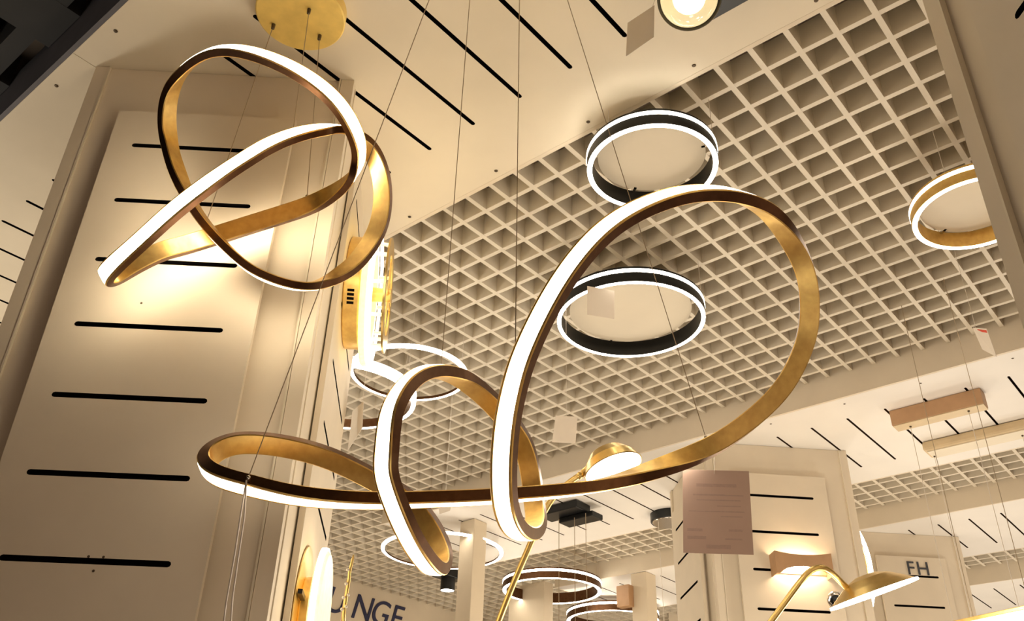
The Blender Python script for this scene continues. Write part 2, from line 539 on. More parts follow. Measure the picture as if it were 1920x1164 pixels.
UP = [(196, 516, 1.83, (-.75, -.35, .55)), (262, 454, 1.8, (-.3, .35, .88)), (330, 392, 1.8, (-.28, .38, .88)), (400, 339, 1.82, (-.22, .45, .87)),
      (460, 299, 1.87, (-.15, .55, .82)), (505, 272, 1.90, (-.1, .62, .78)), (560, 251, 1.94, (0, .75, .66)), (616, 242, 1.98, (.1, .9, .4)),
      (657, 247, 1.98, (.3, .95, 0)), (692, 275, 2.0, (.5, .45, -.75)), (712, 320, 2.01, (.35, .12, -.93)), (718, 367, 2.01, (.25, 0, -.97)),
      (713, 412, 2.0, (.25, -.1, -.96)), (699, 448, 1.99, (.3, -.25, -.92)), (669, 490, 1.96, (.3, -.5, -.8)), (640, 513, 1.94, (.2, -.75, -.62)),
      (603, 532, 1.93, (.1, -.97, -.2)), (565, 537, 1.92, (0, -1, .05)), (505, 522, 1.92, (-.25, -.95, .2)), (460, 497, 1.92, (-.5, -.85, .15)),
      (395, 432, 1.92, (-.75, -.65, .05)), (357, 378, 1.93, (-.85, -.5, 0)), (330, 315, 1.95, (-.85, -.2, -.45)), (316, 261, 2.0, (-.85, 0, -.5)),
      (313, 216, 2.0, (-.86, .05, -.48)), (320, 172, 1.99, (-.9, .25, -.25)), (342, 134, 1.97, (-.75, .6, .2)), (393, 99, 1.93, (-.3, .85, .4)),
      (449, 95, 1.90, (0, .85, .5)), (527, 119, 1.88, (.3, .7, .65)), (595, 159, 1.88, (.42, .55, .72)), (641, 204, 1.90, (.55, .4, .73)),
      (670, 261, 1.93, (.75, .15, .6)), (672, 305, 1.97, (.9, -.2, .2)), (650, 343, 1.98, (.6, -.6, -.5)), (605, 373, 2.01, (.2, -.35, -.9)),
      (572, 388, 2.02, (.1, -.2, -.97)), (527, 403, 2.02, (.05, -.15, -.98)), (460, 424, 2.01, (0, -.15, -.98)), (410, 440, 1.99, (0, -.15, -.98)),
      (345, 460, 1.96, (0, -.2, -.97)), (304, 471, 1.93, (-.05, -.25, -.96)), (250, 497, 1.89, (-.2, -.35, -.9)), (210, 519, 1.86, (-.6, -.5, -.4))]
LOW = [(385, 868, 1.60, (-1, -.15, 0)), (404, 890, 1.57, (-.55, -.5, .6)), (463, 909, 1.56, (-.2, -.6, .78)), (566, 931, 1.57, (-.05, -.75, .62)),
       (698, 939, 1.60, (0, -.85, .5)), (804, 936, 1.63, (0, -.87, .47)), (907, 932, 1.66, (0, -.88, .45)), (1060, 919, 1.70, (0, -.93, .35)),
       (1148, 905, 1.73, (.1, -.97, .12)), (1219, 883, 1.76, (.25, -.92, -.35)), (1325, 842, 1.79, (.3, -.35, -.95)), (1400, 793, 1.80, (.2, -.2, -.97)),
       (1470, 725, 1.80, (.2, -.15, -.98)), (1511, 637, 1.80, (.2, -.05, -.98)), (1518, 575, 1.79, (.2, 0, -.98)), (1511, 512, 1.78, (.3, .05, -.95)),
       (1485, 453, 1.76, (.45, .3, -.85)), (1442, 397, 1.72, (.55, .75, -.3)), (1392, 371, 1.68, (.3, .93, .15)), (1336, 361, 1.64, (.1, .9, .4)),
       (1256, 370, 1.58, (-.15, .8, .58)), (1147, 421, 1.52, (-.4, .5, .77)), (1060, 517, 1.47, (-.5, .25, .83)), (984, 662, 1.42, (-.5, .1, .86)),
       (960, 744, 1.40, (-.45, .05, .89)), (949, 806, 1.39, (-.42, 0, .9)), (944, 881, 1.39, (-.4, -.02, .91)), (947, 942, 1.41, (-.38, -.15, .91)),
       (961, 985, 1.46, (-.2, -.6, .77)), (988, 1001, 1.56, (0, -1, .1)), (1006, 978, 1.68, (.25, -.5, -.83)), (1001, 935, 1.74, (.2, -.1, -.97)),
       (994, 880, 1.77, (.2, 0, -.98)), (978, 825, 1.78, (.2, .1, -.97)), (924, 757, 1.77, (.2, .3, -.93)), (883, 721, 1.74, (.15, .45, -.88)),
       (850, 702, 1.70, (.1, .85, -.5)), (803, 696, 1.62, (-.1, .98, .1)), (764, 720, 1.55, (-.5, .6, .6)), (734, 772, 1.49, (-.55, .25, .8)),
       (725, 839, 1.46, (-.5, .05, .86)), (723, 883, 1.46, (-.48, -.02, .88)), (734, 925, 1.46, (-.42, -.15, .9)), (758, 984, 1.47, (-.38, -.3, .88)),
       (783, 1030, 1.50, (-.3, -.45, .84)), (817, 1068, 1.57, (-.05, -.95, .3)), (828, 1035, 1.66, (.3, -.3, -.9)), (806, 985, 1.71, (.25, -.05, -.97)),
       (765, 937, 1.73, (.15, .1, -.98)), (698, 898, 1.73, (.1, .1, -.99)), (628, 863, 1.71, (.05, .15, -.98)), (566, 843, 1.69, (0, .15, -.98)),
       (496, 831, 1.67, (-.1, .15, -.98)), (442, 831, 1.65, (-.3, .15, -.94)), (404, 845, 1.63, (-.75, .05, -.65))]


def nearest(P, N, B, x, y, d, w_):
    q = np.array(at(x, y, d)); i = int(((P - q) ** 2).sum(1).argmin()); return i


def chandelier(label, ctrl, w_, t, lip, canopy, anchors, rad, group, led):
    cx, cy = canopy
    root = empty('ribbon_chandelier', (cx, cy, SZ - 0.036), label, 'chandelier', group)
    P, N, B = ribbon(root, ctrl, w_, t, lip, led)
    fr = ((cx, cy, SZ), (1, 0, 0), (0, 1, 0), (0, 0, -1))
    can = latheo('canopy', [(0.0001, 0.034), (rad - 0.003, 0.034), (rad, 0.031), (rad, 0.0005), (0.0001, 0.0005)], 'leaf', root, seg=72, fr=fr)
    for (tx, ty, x, y, d) in anchors:
        top = Vector((tx, ty, SZ - 0.034))
        i = nearest(P, N, B, x, y, d, w_)
        up = 1 if B[i][2] > 0 else -1
        end = Vector(P[i] + B[i] * up * (w_ / 2 + 0.002))
        tubeo('cable', [top, end], 0.0009, 'cable', root, seg=6)
        latheo('cable_gland', [(0.0001, 0.016), (0.004, 0.014), (0.0045, 0.0)], 'screw', can, seg=12, fr=(top, (1, 0, 0), (0, 1, 0), (0, 0, -1)))
        bm_ = bmesh.new(); bmesh.ops.create_uvsphere(bm_, u_segments=8, v_segments=6, radius=0.0045)
        for v in bm_.verts: v.co += end
        obj('cable_clip', bm_, 'chrome', root, smooth=True)
    return root, P, N, B


chU, PU, NU, BU = chandelier('smaller gold LED ribbon chandelier below the round gold canopy', UP, 0.0395, 0.0175, 0.0042, (0.792, 1.375),
                             [(0.766, 1.443, 389, 398, 1.92), (0.857, 1.382, 577, 380, 2.02), (0.79, 1.34, 556, 240, 1.94)], 0.105, 'gold ribbon chandeliers', 'led')
chL, PL, NL, BL = chandelier('large looping gold LED ribbon chandelier in the foreground', LOW, 0.0368, 0.0225, 0.0050, (0.935, 0.865),
                             [(0.865, 0.955, 462, 905, 1.56), (0.93, 0.95, 845, 700, 1.69), (0.985, 0.86, 978, 650, 1.42), (1.0, 0.79, 1340, 836, 1.79)], 0.14, 'gold ribbon chandeliers', 'ledsoft')
# spare looped cord hanging from the clip of the large chandelier
a = at(462, 900, 1.54)
bmc = bmesh.new()
tube(bmc, [a, at(452, 960, 1.545), at(440, 1040, 1.55), at(424, 1130, 1.55), at(418, 1180, 1.55)], 0.0016, 6)
tube(bmc, [a, at(458, 970, 1.54), at(446, 1050, 1.545), at(436, 1120, 1.545), at(432, 1180, 1.55)], 0.0016, 6)
obj('spare_cord', bmc, 'clear', chL, smooth=True)


# ------------------------------------------------------------------ ring pendants
def ring_pendant(label, X, Y, z, r, body='blackmetal', disc=True, hh=0.052, ww=0.0155, outer=True, cables=True, top=GZ, group='ring pendants', led='ledcool', discm='board'):
    e = empty('ring_pendant', (X, Y, z), label, 'pendant lamp', group)
    fr = ((X, Y, z), (1, 0, 0), (0, 1, 0), (0, 0, 1))
    i = r - ww
    if outer is True:
        prof = [(i, 0.0), (i, hh), (r, hh), (r, hh * 0.86), (r - 0.003, hh * 0.86), (r - 0.003, hh * 0.62), (r, hh * 0.62), (r, 0.0), (r - 0.001, 0.0), (r - 0.001, 0.004), (i + 0.001, 0.004), (i + 0.001, 0.0)]
    else:
        prof = [(i, 0.0), (i, hh), (r, hh), (r, 0.0), (r - 0.001, 0.0), (r - 0.001, 0.004), (i + 0.001, 0.004), (i + 0.001, 0.0)]
    latheo('hoop', prof, body, e, seg=96, fr=fr, closed=True)
    latheo('bottom_diffuser', [(i + 0.0012, 0.0038), (i + 0.0012, -0.001), (r - 0.0012, -0.001), (r - 0.0012, 0.0038)], led, e, seg=96, fr=fr, closed=True)
    if outer == 'full':
        latheo('side_diffuser', [(r + 0.0002, 0.001), (r + 0.002, 0.001), (r + 0.002, hh - 0.001), (r + 0.0002, hh - 0.001)], led, e, seg=96, fr=fr, closed=True)
    elif outer:
        latheo('side_diffuser', [(r - 0.0028, hh * 0.63), (r + 0.0008, hh * 0.63), (r + 0.0008, hh * 0.85), (r - 0.0028, hh * 0.85)], led, e, seg=96, fr=fr, closed=True)
    if disc:
        dz, dr = 0.044, r * 0.825
        latheo('disc_plate', [(0.0001, dz), (dr, dz), (dr + 0.001, dz + 0.001), (dr + 0.001, dz + 0.012), (0.0001, dz + 0.012)], discm, e, seg=96, fr=fr)
    for k in range(3):
        t = 0.9 + k * 2 * math.pi / 3
        d = Vector((math.cos(t), math.sin(t), 0))
        p = Vector((X, Y, z))
        if disc:
            bm_ = bmesh.new(); box(bm_, dr - 0.01, i + 0.002, -0.004, 0.004, hh - 0.008, hh - 0.003, fr=(p, d, Vector((-d.y, d.x, 0)), Z))
            obj('bracket', bm_, 'chrome', e)
        if cables:
            tubeo('cable', [p + d * (r - ww / 2) + Z * hh, p + d * (r - ww / 2) + Z * (top - z + 0.01)], 0.0009, 'clear', e, seg=6)
    return e


H = 1.65
ring_pendant('small black ring pendant with cream disc beside the slotted soffit', 1.028 * H, 0.592 * H, 1.6 + H, 0.104 * H + 0.006)
ring_pendant('larger black ring pendant with cream disc seen through the big gold loop', 1.416 * H, 0.892 * H, 1.6 + H, 0.151 * H + 0.007, hh=0.058)
ring_pendant('bronze ring pendant with cream disc cut off by the right column', 1.476 * H, 0.215 * H, 1.6 + H, 0.102 * H + 0.006, body='gold')
ring_pendant('slim lit ring pendant just right of the upper wall sconce', 1.304 * H, 1.441 * H, 1.6 + H, 0.135 * H + 0.005, body='bronze', disc=False, outer='full', hh=0.012, ww=0.014)
ring_pendant('lit ring pendant half hidden behind the near column', 1.962, 2.534, 3.12, 0.280, body='bronze', disc=False, outer='full', hh=0.036, ww=0.016)
ring_pendant('far slim ring pendant around the slim post', 2.362 * H, 2.339 * H, 1.6 + H, 0.365, body='bronze', disc=False, outer='full', hh=0.010, ww=0.020, top=SZ)
ring_pendant('far bronze double-lit ring pendant behind the brass lamp arm', 3.014 * H, 2.339 * H, 1.6 + H, 0.335, body='bronze', disc=False, hh=0.07, ww=0.026)
ring_pendant('lowest far ring pendant cut off by the bottom edge', 5.90, 4.00, 3.25, 0.345, body='bronze', disc=False, hh=0.07, ww=0.026)

# ------------------------------------------------------------------ wall sconces on the near column
vA = (Vector((*RA, 0)) - Vector((*FA, 0))).normalized()
nA = Vector((vA.y, -vA.x, 0))
FA3 = Vector((*FA, 0))


def sconce(label, s0, z0, off0, parts):
    c = FA3 + vA * s0 + Z * z0 + nA * off0
    e = empty('wall_sconce', c, label, 'wall lamp')
    fr = (c, vA, Z, nA)
    return e, fr, c


e, fr, c = sconce('upper gold wall sconce with lit crystal rings on the near column', 0.40, 2.955, 0.0186, None)
drum = latheo('drum', [(0.0001, 0.0), (0.152, 0.0), (0.155, 0.003), (0.155, 0.040), (0.152, 0.043), (0.0001, 0.043)], 'gold', e, seg=72, fr=fr)
for k in range(4):
    t = -2.42 - 0.07 * k
    d = vA * math.cos(t) + Z * math.sin(t)
    boxo('vent', 'black', drum, 0.1545, 0.1557, -0.0035, 0.0035, 0.012, 0.030, fr=(c, d, d.cross(nA), nA))
latheo('stem', [(0.02, 0.043), (0.02, 0.115), (0.0001, 0.115)], 'gold', e, seg=24, fr=fr)
latheo('crystal_ring', [(0.125, 0.050), (0.195, 0.048), (0.20, 0.053), (0.196, 0.064), (0.13, 0.067), (0.125, 0.062)], 'crystal', e, seg=72, fr=fr, closed=True)
latheo('lit_ring', [(0.165, 0.070), (0.186, 0.070), (0.188, 0.072), (0.186, 0.077), (0.165, 0.077)], 'ledsoft', e, seg=72, fr=fr, closed=True)
latheo('face_ring', [(0.112, 0.104), (0.160, 0.104), (0.160, 0.109), (0.112, 0.109)], 'brass', e, seg=72, fr=fr, closed=True)
for k in range(10):
    t = 0.3 + k * 2 * math.pi / 10
    d = vA * math.cos(t) + Z * math.sin(t)
    tubeo('spacer', [c + d * 0.140 + nA * 0.068, c + d * 0.140 + nA * 0.1045], 0.005, 'crystal', e, seg=8)
for k in range(4):
    t = 0.2 + k * math.pi / 2
    d = vA * math.cos(t) + Z * math.sin(t)
    boxo('spoke', 'brass', e, 0.018, 0.108, -0.006, 0.006, 0.104, 0.109, fr=(c, d, d.cross(nA), nA))

e, fr, c = sconce('lower gold wall sconce with bright disc at the bottom edge', 0.36, 2.075, 0.0186, None)
latheo('back_plate', [(0.0001, 0.0), (0.153, 0.0), (0.155, 0.002), (0.153, 0.004), (0.0001, 0.004)], 'brass', e, seg=72, fr=fr)
latheo('drum', [(0.085, 0.004), (0.087, 0.007), (0.087, 0.024), (0.084, 0.027), (0.0001, 0.027)], 'gold', e, seg=64, fr=fr)
latheo('lit_disc', [(0.0001, 0.029), (0.135, 0.029), (0.146, 0.034), (0.146, 0.046), (0.138, 0.052), (0.0001, 0.052)], 'crystal', e, seg=72, fr=fr)
latheo('lit_rim', [(0.1475, 0.034), (0.152, 0.034), (0.152, 0.046), (0.1475, 0.046)], 'ledsoft', e, seg=72, fr=fr, closed=True)
boxo('lever', 'blackmetal', e, -0.15, -0.09, 0.015, 0.025, 0.006, 0.016, fr=(c, vA, Z, nA))
# twisted crystal twig of the same sconce, standing off to the right
tw = empty('crystal_twig', at(648, 1180, 1.98), 'thin twisted gold twig with crystal beads in front of the lettering', 'wall decoration')
pts = [at(646, 1185, 1.98), at(645, 1150, 1.98), at(649, 1120, 1.98), at(654, 1090, 1.98), at(656, 1070, 1.98), at(661, 1050, 1.98), at(663, 1040, 1.98)]
tubeo('twig', pts, [0.004, 0.004, 0.0038, 0.0036, 0.0034, 0.003, 0.0016], 'brass', tw, seg=8)
tubeo('twig', [at(640, 1185, 1.985), at(643, 1150, 1.985), at(648, 1115, 1.985), at(652, 1085, 1.985)], [0.0035, 0.0035, 0.003, 0.002], 'tan', tw, seg=8)
for (x, y) in ((652, 1068), (649, 1094), (644, 1120), (653, 1115), (641, 1142), (649, 1137)):
    bm_ = bmesh.new(); bmesh.ops.create_icosphere(bm_, subdivisions=2, radius=0.0036)
    p = at(x, y, 1.975)
    for v in bm_.verts: v.co += p
    obj('bead', bm_, 'clear', tw, smooth=True)


# ------------------------------------------------------------------ brass reading lamps
def chain(pts, n=6):
    pts = [np.array(p) for p in pts]; out = []
    for i in range(len(pts) - 1):
        p0 = pts[max(i - 1, 0)]; p1 = pts[i]; p2 = pts[i + 1]; p3 = pts[min(i + 2, len(pts) - 1)]
        for k in range(n):
            t = k / n
            out.append(0.5 * ((2 * p1) + (p2 - p0) * t + (2 * p0 - 5 * p1 + 4 * p2 - p3) * t * t + (-p0 + 3 * p1 - 3 * p2 + p3) * t**3))
    out.append(pts[-1]); return [Vector(p) for p in out]


def frame_from(c, axis, side):
    n = Vector(axis).normalized(); a_ = Vector(side); a_ = (a_ - n * a_.dot(n)).normalized(); return (c, a_, n.cross(a_), n)


D1 = 2.25
base1 = at(893, 1265, D1); base1.z = 0
e = empty('brass_lamp', base1, 'brass reading lamp with glowing white head below the big loop', 'floor lamp', 'brass reading lamps')
latheo('base', [(0.0001, 0.022), (0.11, 0.020), (0.125, 0.012), (0.125, 0.0)], 'brass', e, seg=48, fr=(base1, (1, 0, 0), (0, 1, 0), (0, 0, 1)))
low1 = at(925, 1190, D1)
tubeo('arm', chain([base1 + Z * 0.02, base1 + Z * 0.8, Vector((base1.x, base1.y, at(893, 1265, D1).z - 0.12)), at(893, 1262, D1), low1, at(958, 1105, D1), at(990, 1030, D1), at(1020, 960, D1), at(1044, 925, D1), at(1070, 903, D1), at(1092, 888, D1)]), 0.0078, 'brass', e, seg=14)
hc = at(1150, 878, D1)
ax = camdir(0.30, -0.74, 0.58)
fr = frame_from(hc, ax, camdir(1, 0.45, 0))
sx = 0.075
bm = lathe([(0.0001, -0.058), (0.020, -0.057), (0.045, -0.046), (0.064, -0.024), (sx, 0.0), (sx - 0.002, 0.002)], seg=64, fr=fr)
hd = obj('shade', bm, 'brass', e, smooth=True)
latheo('diffuser', [(0.0001, 0.003), (sx - 0.008, 0.003), (sx - 0.003, 0.0)], 'ledcool', e, seg=64, fr=fr)
kn = at(1088, 891, D1 - 0.004)
bm_ = bmesh.new(); bmesh.ops.create_uvsphere(bm_, u_segments=16, v_segments=10, radius=0.0095)
for v in bm_.verts: v.co += kn
obj('knuckle', bm_, 'brass', e, smooth=True)
tubeo('neck', [at(1088, 891, D1), hc - Vector(fr[3]) * 0.045], 0.0085, 'brass', e, seg=12)

D2 = 2.55
base2 = at(1385, 1249, D2); base2.z = 0
e = empty('brass_lamp', base2, 'brass reading lamp with bent arm and dished shade at lower right', 'floor lamp', 'brass reading lamps')
latheo('base', [(0.0001, 0.022), (0.11, 0.020), (0.125, 0.012), (0.125, 0.0)], 'brass', e, seg=48, fr=(base2, (1, 0, 0), (0, 1, 0), (0, 0, 1)))
low2 = at(1432, 1184, D2)
tubeo('arm', chain([base2 + Z * 0.02, base2 + Z * 0.8, Vector((base2.x, base2.y, at(1385, 1249, D2).z - 0.12)), at(1387, 1246, D2), low2, at(1470, 1132, D2), at(1502, 1089, D2), at(1520, 1070, D2), at(1538, 1064, D2), at(1556, 1071, D2), at(1578, 1092, D2), at(1598, 1112, D2)]), 0.0088, 'brass', e, seg=14)
hc = at(1638, 1112, D2)
ax = camdir(0.30, -0.85, 0.42)
fr = frame_from(hc, ax, camdir(1, 0.36, 0))
sx = 0.124
latheo('shade', [(0.0001, -0.052), (0.030, -0.051), (0.062, -0.040), (0.095, -0.020), (sx, 0.0), (sx - 0.003, 0.001)], 'brass', e, seg=72, fr=fr)
latheo('diffuser', [(0.0001, 0.004), (sx - 0.014, 0.004), (sx - 0.003, 0.0015)], 'ledcool', e, seg=72, fr=fr)
latheo('lit_rim', [(sx - 0.0025, -0.0005), (sx + 0.0025, -0.001), (sx + 0.0025, 0.005), (sx - 0.0025, 0.005)], 'ledcool', e, seg=72, fr=fr, closed=True)

# ------------------------------------------------------------------ spotlight with globe bulb above the near soffit edge
gx, gy = 1.318, 0.628
e = empty('globe_spotlight', (gx, gy, SZ), 'black ceiling spotlight with clear glowing globe bulb at the top edge', 'ceiling lamp')
boxo('track_box', 'blackmetal', e, 1.265, 1.392, 0.15, 0.665, SZ - 0.05, SZ - 0.0005, bevel=0.003)
gc = at(1292, -4, 2.06)
ax = (Vector(gc) - Vector((gx, gy, SZ - 0.03))).normalized()
fr = frame_from(gc, ax, (1, 0, 0))
cupd = (Vector(gc) - Vector((gx, gy, SZ - 0.03))).length
latheo('cup', [(0.022, -cupd), (0.030, -cupd + 0.01), (0.066, -0.045), (0.072, -0.012), (0.0715, 0.0), (0.069, -0.012), (0.060, -0.045), (0.028, -cupd + 0.016)], 'blackmetal', e, seg=56, fr=fr)
bm_ = bmesh.new(); bmesh.ops.create_uvsphere(bm_, u_segments=40, v_segments=24, radius=0.064)
for v in bm_.verts: v.co += Vector(gc)
gl = obj('globe', bm_, 'bulb', e, smooth=True)
bm_ = bmesh.new(); bmesh.ops.create_uvsphere(bm_, u_segments=24, v_segments=14, radius=0.024)
for v in bm_.verts: v.co += Vector(gc)
obj('filament', bm_, 'filament', gl, smooth=True)
latheo('reflector', [(0.0001, -0.058), (0.045, -0.042), (0.0605, -0.006), (0.0605, -0.002)], 'brass', e, seg=48, fr=fr)

# ------------------------------------------------------------------ canopies on the second soffit
e = empty('ceiling_canopy', (3.99, 2.96, SZ), 'black stepped rectangular canopy of a pendant on the second soffit', 'pendant canopy', 'black canopies')
boxo('upper_tier', 'blackmetal', e, 3.86, 3.99, 2.83, 3.10, SZ - 0.045, SZ - 0.0005, bevel=0.006)
boxo('lower_tier', 'blackmetal', e, 3.95, 4.05, 2.79, 3.02, SZ - 0.075, SZ - 0.0455, bevel=0.004)
for (x, y) in ((1048, 973), (1077, 970), (1098, 962)):
    p = on_z(x, y, SZ - 0.075)
    tubeo('cable', [p, Vector((p.x, p.y, 1.2))], 0.0018, 'cable', e, seg=6)
e = empty('ceiling_canopy', (4.365, 2.555, SZ), 'black round canopy of a pendant beside the large printed card', 'pendant canopy', 'black canopies')
fr = ((4.365, 2.555, SZ), (1, 0, 0), (0, 1, 0), (0, 0, -1))
latheo('drum', [(0.0001, 0.048), (0.104, 0.048), (0.108, 0.044), (0.108, 0.0005), (0.0001, 0.0005)], 'blackmetal', e, seg=56, fr=fr)
latheo('lower_plate', [(0.0001, 0.052), (0.094, 0.052), (0.098, 0.0485)], 'chrome', e, seg=56, fr=fr)
for t in (0.4, 2.5, 4.6):
    p = Vector((4.365 + 0.07 * math.cos(t), 2.555 + 0.07 * math.sin(t), SZ - 0.052))
    tubeo('cable', [p, Vector((p.x, p.y, 1.3))], 0.0015, 'clear', e, seg=6)
e = empty('bar_pendant', (3.81, 0.91, SZ), 'short tan rectangular pendant canopy box on the second soffit', 'pendant canopy', 'box canopies')
boxo('box', 'tan', e, 3.778, 3.844, 0.725, 1.097, SZ - 0.069, SZ - 0.0005, bevel=0.002)
boxo('under_plate', 'sand', e, 3.781, 3.846, 0.727, 1.095, SZ - 0.073, SZ - 0.0695)
for (x, y) in ((1707, 799), (1816, 770)):
    p = on_z(x, y, SZ - 0.073)
    latheo('gland', [(0.0001, 0.006), (0.004, 0.005), (0.005, 0.0)], 'screw', e, seg=10, fr=(p, (1, 0, 0), (0, 1, 0), (0, 0, -1)))
    tubeo('cable', [p, Vector((p.x, p.y, 1.3))], 0.0013, 'clear', e, seg=6)
e = empty('bar_pendant', (4.24, 0.7, SZ), 'long sand-coloured pendant canopy bar reaching out of the right edge', 'pendant canopy', 'box canopies')
boxo('box', 'sand', e, 4.183, 4.300, 0.30, 1.103, SZ - 0.046, SZ - 0.0005, bevel=0.012)
boxo('under_plate', 'board', e, 4.197, 4.288, 0.315, 1.088, SZ - 0.050, SZ - 0.0465)
for (x, y) in ((1752, 855), (1917, 816)):
    p = on_z(x, y, SZ - 0.050)
    latheo('gland', [(0.0001, 0.006), (0.004, 0.005), (0.005, 0.0)], 'screw', e, seg=10, fr=(p, (1, 0, 0), (0, 1, 0), (0, 0, -1)))
    tubeo('cable', [p, Vector((p.x, p.y, 1.3))], 0.0013, 'clear', e, seg=6)

# ------------------------------------------------------------------ wall lamp, chrome ring and arc on the second column
FC = Vector((4.077, 1.424, 0)); uC = Vector((math.sqrt(.5), -math.sqrt(.5), 0)); nC = Vector((-math.sqrt(.5), -math.sqrt(.5), 0))
c = Vector(on_plane(1497, 1064, FC + nC * 0.031, nC))
e = empty('wall_lamp', c, 'tan wall lamp with arched lower edge shining up and down on the second column', 'wall lamp')
hw, ht, dp = 0.125, 0.048, 0.07
verts, faces = [], []
n = 16
for k in range(n + 1):
    s = -hw + 2 * hw * k / n
    zl = -ht + 0.034 * max(0, 1 - (s / (hw * 0.82)) ** 2) ** 0.5 if abs(s) < hw * 0.82 else -ht
    zu = ht - 0.012 * (1 - (s / hw) ** 2)
    for d in (dp - 0.003, dp):
        verts.append(c + uC * s + Z * zl + nC * d); verts.append(c + uC * s + Z * zu + nC * d)
for k in range(n):
    a_, b_ = 4 * k, 4 * (k + 1)
    faces += [(a_ + 2, b_ + 2, b_ + 3, a_ + 3), (a_, a_ + 1, b_ + 1, b_), (a_, b_, b_ + 2, a_ + 2), (a_ + 1, a_ + 3, b_ + 3, b_ + 1)]
faces += [(0, 2, 3, 1), (4 * n, 4 * n + 1, 4 * n + 3, 4 * n + 2)]
raw('front', verts, faces, 'tan', e)
for s in (-1, 1):
    boxo('side', 'tan', e, s * hw - (0.003 if s > 0 else 0), s * hw + (0.003 if s < 0 else 0), -ht, ht, 0.0, dp - 0.0032, fr=(c, uC, Z, nC))
boxo('wall_plate', 'tan', e, -hw + 0.004, hw - 0.004, -0.03, 0.03, 0.0005, 0.004, fr=(c, uC, Z, nC))
boxo('light_bar', 'filament', e, -hw * 0.7, hw * 0.7, -0.012, 0.012, 0.02, 0.04, fr=(c, uC, Z, nC))

c = Vector(on_plane(1559, 1130, FC + nC * 0.031, nC)) + nC * 0.05
e = empty('chrome_spotlight', c, 'small chrome ring spotlight behind the dished brass shade', 'wall lamp')
fr = frame_from(c, camdir(-0.25, -0.1, 0.95), camdir(1, 0, 0))
latheo('ring', [(0.030 + 0.008 * math.cos(2 * math.pi * k / 12), 0.010 * math.sin(2 * math.pi * k / 12)) for k in range(12)], 'chrome', e, seg=40, fr=fr, closed=True)
latheo('lens', [(0.0001, -0.002), (0.012, -0.003), (0.024, -0.008)], 'blackmetal', e, seg=32, fr=fr)
tubeo('stem', [c - nC * 0.01, c - nC * 0.05], 0.008, 'brass', e, seg=12)

e = empty('arc_lamp', at(1640, 1090, 4.22), 'thin curved LED arc rising behind the dished brass shade', 'wall lamp')
apts = chain([at(1604, 988, 4.22), at(1618, 1014, 4.22), at(1629, 1046, 4.22), at(1635, 1082, 4.22), at(1637, 1110, 4.22), at(1634, 1136, 4.22)])
tubeo('light_tube', apts, 0.0085, 'ledcool', e, seg=12)
off = camdir(-0.016, -0.004, -0.008)
tubeo('back_rail', [p + off for p in apts], 0.007, 'brass', e, seg=10)
pm = apts[8] + off
tubeo('bracket', [pm, Vector((4.10, 1.447, pm.z))], 0.006, 'brass', e, seg=8)

e = empty('linear_lamp', at(1860, 1160, 2.7), 'gold edged bright linear lamp at the bottom right corner', 'pendant lamp')
p0, p1 = at(1778, 1176, 2.75), at(1990, 1131, 2.45)
d = (p1 - p0); L = d.length; d.normalize(); sd = d.cross(Z).normalized(); up = sd.cross(d)
boxo('rail', 'gold', e, 0, L, -0.015, 0.015, 0.0, 0.012, fr=(p0, d, sd, up), bevel=0.002)
boxo('diffuser', 'ledcool', e, 0.004, L - 0.004, -0.013, 0.013, -0.022, -0.0005, fr=(p0, d, sd, up), bevel=0.003)
for k in (0.25, 0.75):
    q = p0 + d * L * k + up * 0.012
    tubeo('cable', [q, Vector((q.x, q.y, SZ))], 0.001, 'cable', e, seg=6)

# far black spotlight on the cross-aisle grid
p = on_z(840, 1088, 3.32)
e = empty('track_spotlight', p, 'small black spotlight with bright lens left of the slim post', 'ceiling lamp')
boxo('mount', 'blackmetal', e, p.x - 0.10, p.x + 0.10, p.y - 0.06, p.y + 0.06, 3.33, 3.39, bevel=0.006)
latheo('can', [(0.0001, 0.0), (0.05, 0.0), (0.05, -0.08), (0.046, -0.08), (0.046, -0.075), (0.0001, -0.075)], 'blackmetal', e, seg=28, fr=((p.x, p.y, 3.33), (1, 0, 0), (0, 1, 0), (0, 0, 1)))
latheo('lens', [(0.0001, -0.082), (0.03, -0.080), (0.045, -0.077)], 'ledcool', e, seg=28, fr=((p.x, p.y, 3.33), (1, 0, 0), (0, 1, 0), (0, 0, 1)))
tubeo('hanger', [Vector((p.x, p.y, 3.39)), Vector((p.x, p.y, GZ + 0.02))], 0.008, 'blackmetal', e, seg=8)
# shaded box lamp on the far post
p = on_z(1180, 1100, 3.25)
e = empty('box_lamp', (5.20, 3.45, 3.15), 'small taupe box lamp on the far slim post', 'wall lamp')
boxo('housing', 'tan', e, 5.17, 5.228, 3.37, 3.47, 3.13, 3.27, bevel=0.004)
boxo('wall_plate', 'sand', e, 5.2285, 5.2295, 3.375, 3.395, 3.15, 3.25)


